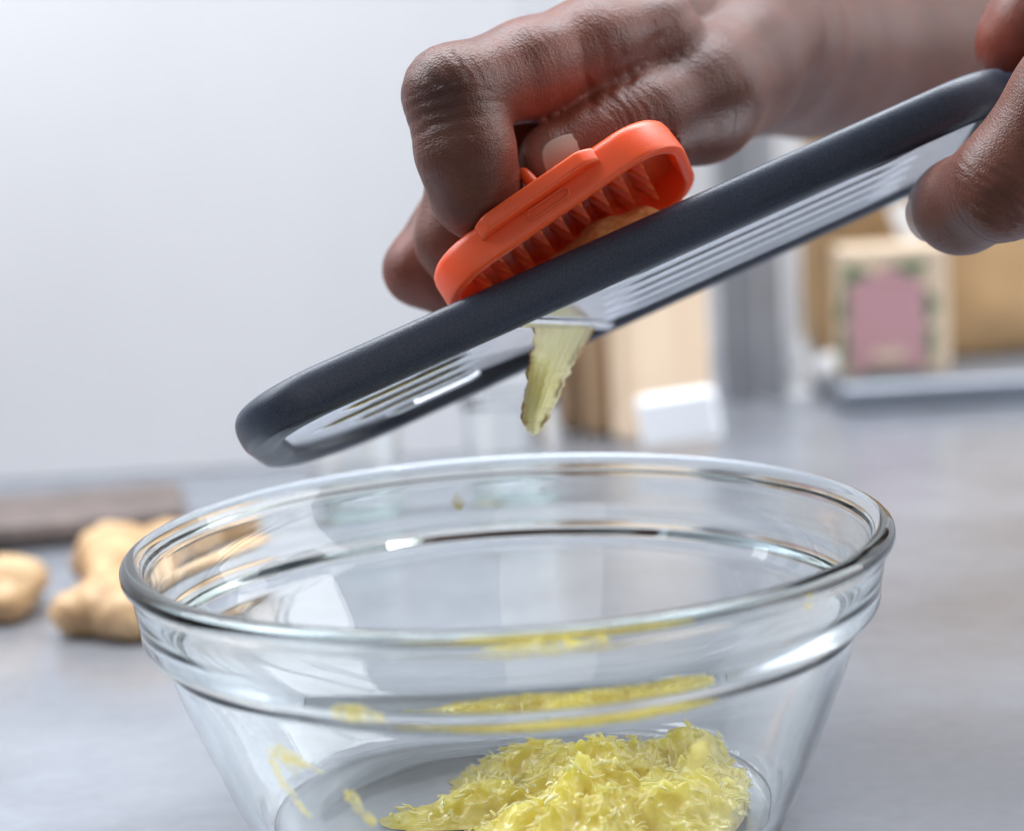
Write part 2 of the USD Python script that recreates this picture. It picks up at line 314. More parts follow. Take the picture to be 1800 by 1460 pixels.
# ------------------------------------------------------------------ slicer
u = np.array([.90364, .41074, .12134]); u /= np.linalg.norm(u)
vv = np.array([-.05953, -.1601, .9853]); vv -= u * (u @ vv); vv /= np.linalg.norm(vv)
w = np.cross(u, vv); w = w if w[1] > 0 else -w
SO = pt(394, 756, 4)                                   # near left end of the frame
SL, SW = 204.5, 76.0
def S(U, V, Wd): 
    U, V, Wd = np.broadcast_arrays(np.asarray(U, float), np.asarray(V, float), np.asarray(Wd, float)); U = U + .11 * V; V = V * (1.03 - .00017 * U)
    return world(SO + U[..., None] * u + V[..., None] * vv + Wd[..., None] * w)
slicer = thing('hand_slicer', 'flat steel hand slicer in charcoal plastic frame, tilted over the glass bowl', 'slicer', world(SO))
sec = [(0.9, -5.2), (.25, -3.4), (0, -1), (0, 1.6), (.35, 3.8), (1.2, 5.5), (2.4, 6.2), (3.8, 6.0), (5.0, 5.0), (5.6, 3.2), (5.7, 0), (5.8, -3), (5.6, -4.8), (4.6, -5.9), (3.2, -6.3), (1.9, -6.0)]
sec = smoothline(sec + [sec[0]], 60)[:-1]
rings = []
for d, hgt in sec * np.array([1.0, .895]):
    end = d * 1.6; o = np.concatenate([rrect((SL - end - d) / 2, SW / 2 - d, rad - d, SL / 2 + (end - d) / 2, SW / 2, k=20)[sl] for rad, sl in ((22, slice(0, 21)), (33, slice(21, 42)), (23, slice(42, 63)), (22, slice(63, 84)))])
    rings.append(S(o[:, 0], o[:, 1], np.full(len(o), hgt)))
part('frame', fixwind(loft(rings, close_v=True)), M_frame, slicer, smooth=50)
# handle: a flattened bar tapering out of the frame
rings = []
for U_, hw, ht, bump_ in [(188, 32, 3.4, 0), (192, 31.5, 4.6, 0), (196, 30, 5.0, .1), (200, 27, 5.2, 0), (204, 23, 5.2, -.6), (209, 19, 5.0, -1.2), (216, 16, 5.2, -1.0), (228, 15, 6.0, 0), (242, 15, 6.4, .6), (270, 15, 6.4, 1), (310, 14, 6, 1)]:
    o = rrect(hw, ht, ht * .9, k=8); rings.append(S(np.full(len(o), U_), SW / 2 + o[:, 0], o[:, 1] + bump_))
part('handle', fixwind(loft(rings, cap0=True, cap1=True)), M_frame, slicer, smooth=50)
def slab(poly, w0, w1, cut=.25):
    """plate with outline poly (U,V) between heights w0(U,V) and w1"""
    n = len(poly); P = np.asarray(poly, float); c0 = P.mean(0)
    Q = c0 + (P - c0) * (1 - cut / 40)
    rr = [S(Q[:, 0], Q[:, 1], w0), S(P[:, 0], P[:, 1], w0 + cut), S(P[:, 0], P[:, 1], w1 - cut), S(Q[:, 0], Q[:, 1], w1)]
    return fixwind(loft(rr, cap0=True, cap1=True))
def SUV(px, py, wz):
    p = pt(px, py, 0); o = SO + w * wz; q = p * ((o @ w) / (p @ w)) - SO; V_ = (q @ vv) / (1.03 - .00017 * (q @ u)); return np.array([q @ u - .11 * V_, V_])
CE0, CE1 = SUV(958, 569, -4.6), SUV(1093, 573, -4.6)
_k = (CE1[0] - CE0[0]) / (CE1[1] - CE0[1]); pass
CUT0, CUT1 = CE0[0] + _k * (4.5 - CE0[1]), CE0[0] + _k * (70.5 - CE0[1])                                   # slot line at the near and the far side
left = [(CUT0 - 6.5, 4.5)] + [tuple(q) for q in rrect(36, 33, 27, 44, 37.5, k=10)[11:33]] + [(CUT1 - 6.5, 70.5)]
left = [(U_, V_) for U_, V_ in left]
part('entry_plate', slab(left, -3.2, -2.2), M_blade, slicer, smooth=30, label='lower steel plate beyond the slot')
right = [(CUT1, 70.5), (196, 70.5), (196, 4.5), (CUT0, 4.5)]
part('cutting_plate', slab(right, -4.1, -3.1), M_blade, slicer, smooth=30, label='steel plate with the cutting edge')
# turned-down front edge of the cutting plate
t_ = np.linspace(0, 1, 14); E0 = np.array([CUT0 + _k, 5.5]); E1 = np.array([CUT1 - 2 * _k, 68.5])
rings = []
for q in t_:
    U_, V_ = E0 + (E1 - E0) * q
    pr = [(-1.6, -4.2), (-1.9, -4.9), (-.8, -5.4), (1.2, -5.2), (1.6, -4.3), (0, -4.0)]
    rings.append(np.array([S(U_ + a, V_, b) for a, b in pr]))
part('cutting_edge', fixwind(loft(rings, cap0=True, cap1=True)), M_blade, slicer, smooth=30)
for V_ in (14, 25.5, 37, 48.5, 60):
    for U0_, U1_, wz in ((15, 58, -3.2), (92, 176, -4.1)):
        if U0_ == 15: U0_ = 16 + abs(V_ - 37) * .7
        o = np.linspace(0, 1, 9); cl = np.array([[U0_ + (U1_ - U0_) * a, V_, wz - .5 * math.sin(math.pi * min(1, a * 8, (1 - a) * 8) / 2) + .25] for a in o])
        rings = []
        for cU, cV, cW in cl:
            th = np.linspace(0, 2 * math.pi, 12, endpoint=False)
            rings.append(S(np.full(12, cU), cV + 1.5 * np.cos(th), cW + .5 * np.sin(th)))
        part('ridge', fixwind(loft(rings, cap0=True, cap1=True)), M_blade, slicer, smooth=60)

# ------------------------------------------------------------------ orange food guard
ga = np.array([.8244, .5644, -.0421]); ga /= np.linalg.norm(ga)
gb = np.array([.2165, -.2457, .9449]); gb -= ga * (ga @ gb); gb /= np.linalg.norm(gb)
gn = np.cross(ga, gb); gn = gn if gn[1] > 0 else -gn
GL, GW, GH = 65.0, 41.0, 9.3
GO = pt(980, 376, 9)                                      # middle of the near lip
def G(A, B, N):
    A, B, N = np.broadcast_arrays(np.asarray(A, float), np.asarray(B, float), np.asarray(N, float))
    return world(GO + A[..., None] * ga + B[..., None] * gb + N[..., None] * gn)
guard = thing('food_guard', 'orange plastic food guard with spiked underside resting on the slicer under the fingertips', 'food guard', G(0, GW / 2, GH))
prs = [(.9, .0), (.25, .25), (0, .9), (.1, 4), (.2, GH - 2.4), (.5, GH - 1.1), (1.2, GH - .3), (2.2, GH), (8, GH + .05)]
inr = [(2.4, 0), (2.75, .3), (2.9, 1), (3.2, GH - 3.2), (3.6, GH - 2.4), (4.6, GH - 2.0), (9, GH - 2.0)]
rings = []
for d, z in prs[::-1] + [(1.6, -.12)] + inr:
    o = rrect(GL / 2 - d, GW / 2 - d, 13.2 - d * .95, 0, GW / 2, k=14); rings.append(G(o[:, 0], o[:, 1], np.full(len(o), z)))
part('shell', fixwind(loft(rings, cap0=True, cap1=True)), M_orange, guard, smooth=40)
# rail along the top of the near wall
rings = []
for A, gr in [(-17.2, 0), (-16.4, .35), (-14.8, .85), (-13.4, 1), (10.6, 1), (11.8, .85), (13.6, .35), (14.6, 0)]:
    cs = rrect(1.5 + .9 * gr, 2.0, .9, .9 - gr * 1.3, GH - 2.6 + .40 * gr, k=4)
    rings.append(G(np.full(len(cs), A), cs[:, 0], cs[:, 1]))
part('rail', fixwind(loft(rings, cap0=True, cap1=True)), M_orange, guard, smooth=40)
# raised stadium outline on the near wall
o = np.concatenate([rrect(5.4, 1.15, 1.1, -.4, 3.3, k=8)]); rings = []
for q, (dx, dy) in enumerate(o):
    nx = o[(q + 1) % len(o)] - o[q - 1]; nx = np.array([nx[1], -nx[0]]) / (np.linalg.norm(nx) + 1e-9)
    th = np.linspace(0, 2 * math.pi, 8, endpoint=False)
    rings.append(np.array([G(dx + .33 * math.cos(a) * nx[0], -.02 + .33 * math.sin(a), dy + .33 * math.cos(a) * nx[1]) for a in th]))
part('moulded_outline', fixwind(loft(rings, close_v=True)), M_orange, guard, smooth=60)
# rows of pointed teeth on the underside
plate = GH - 2.0
for k in range(9):
    A1 = 22.6 - 5.5 * k; ms = []
    hb = GW / 2 - 4.2 - (2.2 if k in (0, 8) else 0); nt = 4
    for q in range(nt):
        B0 = GW / 2 - hb + 2 * hb * q / nt; B1 = B0 + 2 * hb / nt; ht = 6.0
        P = [(A1, B0, plate + .2), (A1, B1, plate + .2), (A1 - 3.6, B1 - .6, plate + .2), (A1 - 3.6, B0 + .6, plate + .2), (A1 - .15, (B0 + B1) / 2, plate - ht), (A1 - .5, (B0 + B1) / 2, plate - ht)]
        vs = np.array([G(*p) for p in P]); fs = np.array([[0, 1, 4], [1, 2, 5], [1, 5, 4], [2, 3, 5], [3, 0, 4], [3, 4, 5], [0, 2, 1], [0, 3, 2]])
        ms.append(fixwind((vs, fs)))
    part('tooth_row', join(*ms), M_orange, guard)
# upright grip fin, ejector mark and moulded mark
rings = []
for z, hb, hh in [(GH - .5, 13.0, 1.7), (GH + 1, 12.8, 1.6), (GH + 5, 12.4, 1.5), (GH + 6.6, 12.0, 1.3), (GH + 7.4, 11.2, .8)]:
    o = rrect(hh, hb, hh * .95, k=6); rings.append(G(o[:, 0] - .2 - (z - GH) * .12, o[:, 1] + 16.5, np.full(len(o), z)))
part('grip_fin', fixwind(loft(rings, cap0=True, cap1=True)), M_orange, guard, smooth=40)
th = np.linspace(0, 2 * math.pi, 24, endpoint=False)
rings = [G(25.8 + r * np.cos(th), 10.2 + r * np.sin(th), np.full(24, z)) for r, z in ((1.9, plate + .1), (1.9, plate - .22), (1.7, plate - .3))]
part('ejector_mark', fixwind(loft(rings, cap0=True, cap1=True)), M_orange, guard, smooth=30)
tm = meshkit.text_mesh('n', 2.6, .35); tv = np.array(tm.vertices)
part('moulded_mark', fixwind((G(26 + tv[:, 1], 19 - tv[:, 0] * .8, plate - tv[:, 2]), tm.faces)), M_orange, guard)

# ------------------------------------------------------------------ ginger piece under the guard
gp = [(pt(1132, 418, 32), 9.0), (pt(1065, 447, 32), 8.3), (pt(1000, 480, 32), 7.0)]
def f_piece(P):
    d = capsule(P, gp[0][0], gp[1][0], gp[0][1] * .8, gp[1][1] * .8); d = smin(d, capsule(P, gp[1][0], gp[2][0], gp[1][1] * .8, gp[2][1] * .8), 4)
    loc = (P - SO) @ w
    d = d + (fbm(P * .22, 4, 3) - .5) * 2.4
    return np.maximum(d, .75 - loc)
allp = np.array([g[0] for g in gp]); v, f = nets(f_piece, allp.min(0) - 13, allp.max(0) + 13, .9)
piece = part('ginger_piece', fixwind((world(v), f)), M_cut, smooth=True, label='pared tan ginger piece trapped between the orange guard and the slicer', cat='ginger')

# ------------------------------------------------------------------ ginger shaving hanging from the slot
rowsp = [(568, 940, 1050, 42), (576, 939, 1046, 41), (590, 938, 1036, 39), (610, 936, 1024, 37), (635, 931, 1010, 35), (660, 929, 999, 33), (690, 922, 987, 32), (715, 919, 974, 31), (738, 919, 962, 30), (752, 924, 955, 30), (761, 930, 947, 30), (765, 935, 941, 30)]
rp = np.array(rowsp, float); ys = np.linspace(568, 765, 90)
E0c, E1c = (SO + (c_[0] + .11 * c_[1]) * u + c_[1] * (1.03 - .00017 * c_[0]) * vv - 4.6 * w for c_ in (CE0, CE1))
ED0, ED1 = E0c[2] - DF, E1c[2] - DF; pass
lx, rx, dz_ = (np.interp(ys, rp[:, 0], rp[:, k]) for k in (1, 2, 3))
jag = lambda s, a: (fbm(np.column_stack([ys * .09, ys * 0 + s, ys * 0]), 4, s) - .5) * a
lx, rx = lx + jag(1, 9), rx + jag(2, 10); NC = 44; Vf, Vb, A_ = [], [], []
for j in range(len(ys)):
    q = np.linspace(0, 1, NC); x = lx[j] + (rx[j] - lx[j]) * q; prof_ = np.sin(np.pi * np.clip(q, .0, 1)) ** .35
    fib = (fbm(np.column_stack([q * 13, np.full(NC, ys[j] * .010), 0 * q]), 3, 5) - .5) * .55
    fd = max(0, 1 - (ys[j] - 568) / 150) ** 1.5; dz0 = dz_[j] + 5 * (q - .5) ** 2 * 4 - 2.0; dz0 = dz0 * (1 - fd) + fd * (ED0 + (ED1 - ED0) * (x - 958) / 135 + 2.0)
    for i in range(NC):
        Vf.append(pt(x[i], ys[j], dz0[i] - .9 * prof_[i] + fib[i])); Vb.append(pt(x[i], ys[j], dz0[i] + .9 * prof_[i])); A_.append((ys[j] / 8, (q[i] - .5) * 9, 0))
Vf, Vb = np.array(Vf), np.array(Vb); DZE = np.column_stack([Vf.reshape(len(ys), NC, 3)[:, 2, 2], Vf.reshape(len(ys), NC, 3)[:, -3, 2]]) - DF; NR = len(ys); gi = np.arange(NR * NC).reshape(NR, NC)
a, b, c_, d_ = gi[:-1, :-1].ravel(), gi[:-1, 1:].ravel(), gi[1:, 1:].ravel(), gi[1:, :-1].ravel()
fr = np.concatenate([np.stack([a, b, c_], 1), np.stack([a, c_, d_], 1)]); N0 = NR * NC
bd = np.concatenate([gi[0, :-1], gi[:-1, -1], gi[-1, :0:-1], gi[:0:-1, 0]]); bn = np.roll(bd, -1)
side = np.concatenate([np.stack([bd, bn + N0, bn], 1), np.stack([bd, bd + N0, bn + N0], 1)])
sv, sf = np.concatenate([Vf, Vb]), np.concatenate([fr, fr[:, ::-1] + N0, side])
sv, sf = fixwind((world(sv), sf)); sh = thing('ginger_shaving', 'thin fibrous yellow ginger shaving hanging from the slot below the slicer', 'ginger shaving', world(pt(985, 566, 42)))
part('flesh', (sv, sf), M_flesh, sh, smooth=True, prim={'along': np.array(A_ + A_)})
def peel(j0, j1, ex, wid, out, dzo=-.4):
    J = np.arange(j0, j1); n = len(J); t = np.sin(np.pi * np.linspace(0.05, .95, n)) ** .5 * (.25 + .7 * fbm(np.column_stack([J * .23, J * 0., J * 0.]), 3, j0)); fs = []
    e = ex[J]; P = [np.array([pt(e[k] + out * wid * t[k] * s_, ys[J[k]], DZE[J[k], 0 if ex is lx else 1] - .9 + dzo + dd) for k in range(n)]) for s_, dd in ((1, 0), (-.55, -.9), (-.6, 1.2), (.9, .8))]
    rr = [np.array([p[k] for p in P]) for k in range(n)]
    return fixwind((lambda vf: (world(vf[0]), vf[1]))(loft(rr, cap0=True, cap1=True)))
for j0, j1, ex, wid, out in [(18, 34, lx, 3.2, -1), (31, 46, lx, 5.0, -1), (47, 62, lx, 3.2, -1), (60, 83, lx, 5.0, -1), (3, 16, rx, 5, 1), (14, 34, rx, 4.6, 1), (44, 60, rx, 3.0, 1), (72, 84, rx, 3.0, 1), (1, 10, lx, 5, -1)]:
    part('peel_edge', peel(j0, j1, ex, wid, out), M_peel, sh, smooth=40)

# ------------------------------------------------------------------ hands
def in_guard(P):
    """flesh stops at the outside of the guard it presses on"""
    q = P - GO; A, B, N = q @ ga, q @ gb - GW / 2, q @ gn; r = 14.7
    ex, ey = np.abs(A) - GL / 2 + r, np.abs(B) - GW / 2 + r
    d = np.minimum(np.maximum(ex, ey), 0) + np.hypot(np.maximum(ex, 0), np.maximum(ey, 0)) - r
    return -np.maximum(np.maximum(d, N - GH), -6 - N) + .12
class Hand:
    def __init__(s): s.ch = []; s.k = []; s.press = None
    def add(s, pts, k=4.0, bl=None): s.ch.append([(pt(*p[:3]), p[3]) for p in pts]); s.k.append((k, bl)); return len(s.ch) - 1
    def __call__(s, P):
        tot = None
        for c, (k, bl) in sorted(zip(s.ch, s.k), key=lambda q: q[1][1] is not None):
            d = None
            for (a, ra), (b, rb) in zip(c[:-1], c[1:]):
                e = capsule(P, a, b, ra, rb); d = e if d is None else smin(d, e, k)
            tot = d if tot is None else smin(tot, d, bl or s.blend)
        if s.press is not None: tot = np.maximum(tot, s.press(P))
        return tot
    def frames(s, V):
        """nearest chain, arclength along it and two coordinates across it"""
        best = np.full(len(V), 1e9); PC = np.full((len(s.ch), len(V)), 1e9); ch = np.zeros(len(V), int); al = np.zeros((len(V), 3)); ax = np.zeros((len(V), 3))
        for ci, c in enumerate(s.ch):
            s0 = 0
            for (a, ra), (b, rb) in zip(c[:-1], c[1:]):
                ab = b - a; L = np.linalg.norm(ab); t = ((V - a) @ ab) / L / L; tc = np.clip(t, 0, 1); d = np.linalg.norm(V - a - tc[:, None] * ab, axis=1) - (ra + (rb - ra) * tc)
                PC[ci] = np.minimum(PC[ci], d); m = d < best; x = ab / L; e1 = np.cross(x, [0, 0, 1.0]); e1 /= np.linalg.norm(e1) + 1e-9; e2 = np.cross(x, e1)
                best[m] = d[m]; ch[m] = ci; al[m] = np.column_stack([s0 + t * L, (V - a) @ e1, (V - a) @ e2])[m]; ax[m] = x; s0 += L
        PS = np.sort(PC, axis=0); s.clear = np.clip((PS[1] - PS[0]) / 3.5, 0, 1)      # 0 where two chains meet
        return ch, al, ax
    def joint(s, c, i):
        P = [p for p, r in s.ch[c]]; return sum(np.linalg.norm(P[k + 1] - P[k]) for k in range(i))

SK_DARK, SK, SK_RED, SK_PALE = np.array([.034, .013, .010]), np.array([.112, .036, .021]), np.array([.26, .058, .034]), np.array([.36, .18, .14])
def build_hand(h, lo, hi, cell, creases, spots, parent, name):
    v, f = nets(h, lo, hi, cell)
    v, f = refine(h, v, f, 1)
    e = np.vstack([f[:, [0, 1]], f[:, [1, 2]], f[:, [2, 0]]]); A_ = sparse.coo_matrix((np.ones(2 * len(e)), (np.r_[e[:, 0], e[:, 1]], np.r_[e[:, 1], e[:, 0]])), shape=(len(v),) * 2).tocsr(); dg = np.asarray(A_.sum(1))
    for _ in range(5): v = .4 * v + .6 * (A_ @ v) / dg
    d, N = grad(h, v); ch, al, ax = h.frames(v); tmN = np.cross(v[f[:, 1]] - v[f[:, 0]], v[f[:, 2]] - v[f[:, 0]]); N2 = np.zeros_like(v)
    for q in range(3): np.add.at(N2, f[:, q], tmN)
    N2 /= np.linalg.norm(N2, axis=1)[:, None] + 1e-12; N = N2 * np.sign((N2 * N).sum(1).mean())
    nz = fbm(v * .25, 3, 11) - .5; disp = (fbm(v * .09, 3, 2) - .5) * .35
    for (c, s0, amp, sig, center, rad, slant) in creases:
        wgt = np.exp(-((v - center) ** 2).sum(1) / rad ** 2) if center is not None else 1.0
        if center is not None and isinstance(s0, tuple):        # groove along a straight line in space through 'center' with normal s0
            q = (v - center) @ np.array(s0) + nz * slant
        else:
            q = (al[:, 0] - s0) + nz * slant
        disp -= .7 * amp * np.exp(-(q / sig) ** 2) * wgt * ((ch == c) * h.clear if c >= 0 else 1.0)
    v2 = v + N * disp[:, None]
    col = np.tile(SK, (len(v), 1)).astype(float)
    for center, rad, cc, a in spots:
        k = a * np.exp(-((v - center) ** 2).sum(1) / rad ** 2)[:, None]; col = col * (1 - k) + k * cc
    col *= (1 + .25 * (fbm(v * .35, 3, 9) - .5))[:, None]
    return part(name, fixwind((world(v2), f)), M_skin, parent, smooth=True, prim={'tint': col, 'along': al}), v2

person = thing('person', 'person out of frame, one hand pressing the orange guard, the other gripping the slicer handle', 'person', world(pt(1900, 0, 120)))
h = Hand(); h.blend = 2.6; h.press = in_guard
IDX = h.add([(1135, 80, 50, 14.5), (1040, 92, 40, 12.6), (930, 122, 30, 11.3), (795, 166, 17, 10.8), (818, 265, 16, 10.9), (836, 338, 21, 9.9), (866, 378, 29, 8.6)], 4)
THB = h.add([(1330, 60, 100, 18), (1285, 120, 78, 17.5), (1222, 172, 54, 15.8), (1130, 216, 39, 12.0), (1085, 234, 35, 10.8), (1040, 256, 32, 9.4), (975, 277, 28, 8.4)], 4, 1.5)
h.add([(1120, 60, 76, 14), (950, 120, 58, 11), (838, 205, 45, 10), (800, 420, 46, 9.2), (850, 505, 50, 8)], 4)
h.add([(1130, 70, 98, 14), (960, 160, 82, 10.5), (832, 330, 66, 9.6), (738, 474, 64, 8.7), (850, 528, 60, 8.2)], 3)
h.add([(1150, 90, 118, 12), (980, 190, 100, 9.5), (870, 350, 88, 8.5), (812, 460, 86, 8), (870, 520, 78, 7.5)], 3)
h.add([(1125, 75, 62, 15), (1240, 70, 92, 20), (1330, 80, 118, 24)], 8)
h.add([(1130, 85, 105, 13), (1240, 95, 115, 18), (1340, 90, 128, 23)], 8)
h.add([(1130, 96, 72, 13), (1050, 136, 62, 11.5), (980, 168, 53, 10.8), (915, 198, 46, 10.5)], 5)       # fold of skin between thumb and forefinger
h.add([(1070, 165, 62, 13), (985, 195, 56, 13), (895, 232, 53, 11.5)], 6)
h.add([(1300, 82, 112, 23), (1420, 82, 145, 23.5), (1800, 66, 205, 30), (2300, 30, 290, 36)], 10)
joint = lambda p, *a: pt(*p)
sPIP, sDIP = h.joint(IDX, 3), h.joint(IDX, 5)
creases = []
kn = pt(765, 165, 4)
for ds, am, sg in [(-6, .25, .9), (-3.2, .35, .8), (-.6, .3, .9), (2.4, .45, .8), (5.2, .40, .8), (8.2, .38, .8), (11.5, .22, .8), (15, .15, .8)]:
    creases.append((IDX, sPIP + ds, am, sg, pt(775, 180, 4), 15, 2.2))
for ds in np.arange(-9, 24, 1.15): creases.append((IDX, sPIP + ds, .13 if ds < 14 else .08, .38, pt(790, 215, 6), 16, 1.6 + .5 * math.sin(ds * 7)))
for ds in np.arange(-22, -8, 1.5): creases.append((IDX, sPIP + ds, .10, .45, pt(900, 90, 20), 16, 2.6))
for ds, am in [(-1.5, .22), (1.5, .18)]: creases.append((IDX, sDIP + ds, am, .8, pt(845, 372, 8), 14, 2))
sT = h.joint(THB, 4)
for ds, am in [(-5.5, .3), (-3.2, .4), (-1, .45), (1.2, .45), (3.4, .4), (5.4, .3)]: creases.append((THB, sT + ds, am, .75, pt(1070, 215, 26), 12, 2.5))
for px, am, sg in [(1045, 1.5, 1.1), (1000, .7, 1.1), (1080, .6, 1.0), (1110, .5, 1.0)]: creases.append((-1, (.97, .15, -.2), am, sg, pt(px, 150, 36), 11, 2.5))
for q in range(7): creases.append((THB, h.joint(THB, 2) - 9 + q * 2.6, .10, .7, pt(1200, 110, 42), 14, 3))
creases.append((-1, (.73, -.68, 0.), 3.2, 1.7, pt(1112, 132, 48), 13, 2.0)); creases.append((-1, (.73, -.68, 0.), 1.6, 1.3, pt(1160, 78, 52), 9, 1.5))
spots = [(pt(928, 225, 37), 9, SK_RED, .9), (pt(765, 165, 4), 9, SK_DARK, .8), (pt(935, 190, 28), 13, SK_RED, 1.0), (pt(1010, 170, 36), 13, SK_RED, .9), (pt(1080, 140, 44), 13, SK_RED * .8, .75), (pt(950, 275, 22), 7, SK_PALE, .85), (pt(900, 270, 14), 5, SK_RED, .5),
         (pt(1230, 200, 44), 13, SK_DARK * 1.3, .4), (pt(1280, 290, 60), 9, SK_PALE, .6), (pt(735, 470, 58), 12, SK_RED * .7, .6)]
allp = np.array([p for c in h.ch[:-1] for p, r in c]); lo = allp.min(0) - 20; hi = allp.max(0) + 22; hi[0] = pt(2150, 0, 260)[0]; hi[2] = 534 + 310; lo[1] = min(lo[1], 20); hi[1] = 140
rh, _ = build_hand(h, lo, hi, 1.35, creases, spots, person, 'hand')
def nail(c1, r1, c2, r2, face, wd, ln, curv, parent, sink=.35):
    """curved nail plate on the bone c1 -> c2 (radii r1, r2), on the side 'face' (camera space)"""
    ax_ = (c2 - c1) / np.linalg.norm(c2 - c1); fn_ = face - ax_ * (face @ ax_); fn_ /= np.linalg.norm(fn_)
    base_p, tip_p = c1 + fn_ * (r1 - sink), c2 + fn_ * (r2 - sink)
    t = tip_p - base_p; t /= np.linalg.norm(t); n = face - t * (face @ t); n /= np.linalg.norm(n); s = np.cross(t, n); c0 = (base_p + tip_p) / 2
    rr = []
    for sc, off in ((1, -.5), (1, 0), (.96, .22), (.6, .3), (.25, .3)):
        th = np.linspace(0, 2 * math.pi, 40, endpoint=False); ca, sa = np.cos(th), np.sin(th)
        X = ln / 2 * sc * np.sign(ca) * np.abs(ca) ** .75; Y = wd / 2 * sc * np.sign(sa) * np.abs(sa) ** .75
        rr.append(np.array([c0 + x * t + y * s + (off - y * y / (2 * curv) - x * x / (2 * 26)) * n for x, y in zip(X, Y)]))
    v, f = fixwind(loft(rr, cap0=True, cap1=True)); part('fingernail', (world(v), f), M_nail, parent, smooth=40)
nail(pt(1012, 265, 30.5), 9.1, pt(940, 286, 26), 8.1, np.array([-.15, -.22, -1.0]), 9.5, 14, 8, rh, .0)

h2 = Hand(); h2.blend = 3.0
LI = h2.add([(2040, -60, 14, 14.5), (1880, 170, 6, 12.6), (1765, 325, 12, 12.0), (1690, 362, 26, 10.6), (1668, 362, 36, 9.7)], 4)
LT = h2.add([(2050, -160, 60, 15.5), (1880, -60, 56, 12.2), (1812, 48, 56, 11.0), (1782, 78, 58, 9.5)], 4)
h2.add([(2060, -40, 34, 15), (1910, 200, 38, 12), (1800, 330, 50, 10.5), (1752, 350, 64, 9)], 4)
h2.add([(2060, -60, 22, 17), (2120, -140, 60, 20), (2300, -300, 80, 26)], 8)
sD = h2.joint(LI, 2); creases = []
for ds, am in [(-9, .2), (-6.5, .3), (-4, .36), (-1.6, .42), (.8, .42), (3.2, .36), (5.4, .3), (7.4, .2)]: creases.append((LI, sD + ds, am * 1.5, .6, pt(1765, 395, 2), 13, 2.4))
spots = [(pt(1620, 365, 28), 8, SK_PALE * .6, .6), (pt(1760, 90, 48), 12, SK_RED, .85), (pt(1800, 250, 0), 14, SK * 1.3, .5)]
lo = pt(1560, 460, -40); lo[1] -= 4; hi = pt(2200, -240, 90); lo[2] = 534 - 20; hi[2] = 534 + 120
lh, _ = build_hand(h2, lo, hi, 1.25, creases, spots, person, 'hand')
nail(pt(1690, 358, 24), 10.4, pt(1652, 372, 35), 9.6, np.array([-.48, -.22, -.85]), 11, 12, 8.5, lh, .15)
nail(pt(1805, 52, 56), 10.8, pt(1778, 92, 59), 9.6, np.array([-.9, .1, .42]), 9.5, 12, 7, lh)

# ------------------------------------------------------------------ grated ginger in the bowl and pulp on its wall
_o = np.argsort(inp[:, 0]); FLR = (inp[_o, 0], inp[_o, 1])
nr, na = 120, 380; rr_, Vv = [], []
cx, cy = .016, -.003
th = np.linspace(0, 2 * math.pi, na, endpoint=False)
for i in range(nr):
    q = i / (nr - 1)
    R_ = (.037 + .020 * (fbm(np.column_stack([np.cos(th) * 2.6, np.sin(th) * 2.6, th * 0]), 4, 4) - .5) * 2) * q
    x, y = cx + R_ * np.cos(th) * 1.12, cy + R_ * np.sin(th)
    hy_ = np.maximum(np.hypot(x, y) / .051, 1); x, y = x / hy_, y / hy_
    P = np.column_stack([x, y, 0 * x])
    z = .0038 + (.0112 * (.5 + .5 * np.cos(math.pi * q)) ** .6 * (.10 + 1.8 * fbm(P * 75, 3, 6)) + .0016 * (1 - np.abs(2 * fbm(P * 210, 3, 8) - 1) * 2) * (1 - q ** 4) + .0012 * (fbm(P * 800, 2, 18) - .5) * (1 - q ** 4)) * np.clip(1.0 + (x - cx) * 9, .45, 1.08)
    floor_ = np.interp(np.hypot(x, y) * 1000, FLR[0], FLR[1]) / 1000
    rr_.append(np.column_stack([x, y, np.maximum(z, floor_ + .0003 if q < 1 else floor_)]))
heap = loft(rr_[::-1], cap1=True); strands = [heap]
for k in range(520):
    q = math.sqrt(rng.random()); a = rng.random() * 2 * math.pi; i = int(q * (nr - 4)); jn = int(a / 2 / math.pi * na)
    p = rr_[i][jn] + [0, 0, .0004]; L = rng.uniform(.0015, .0042); dd = rng.normal(size=3) * [1, 1, .4]; dd /= np.linalg.norm(dd); bend = rng.normal(size=3) * .35
    tt = np.linspace(-.5, .5, 5); P = p + L * (tt[:, None] * dd + (tt ** 2)[:, None] * bend) + [0, 0, .0003]
    fl = np.interp(np.hypot(P[:, 0], P[:, 1]) * 1000, FLR[0], FLR[1]) / 1000; P[:, 2] = np.maximum(P[:, 2], fl + .0005)
    strands.append(tube(P, np.array([.55, 1, 1.15, .95, .5]) * rng.uniform(.0002, .00062), 5))
part('grated_ginger', join(*strands), M_pulp, smooth=50, label='heap of wet yellow grated ginger on the bottom of the glass bowl', cat='grated ginger', kind='stuff')

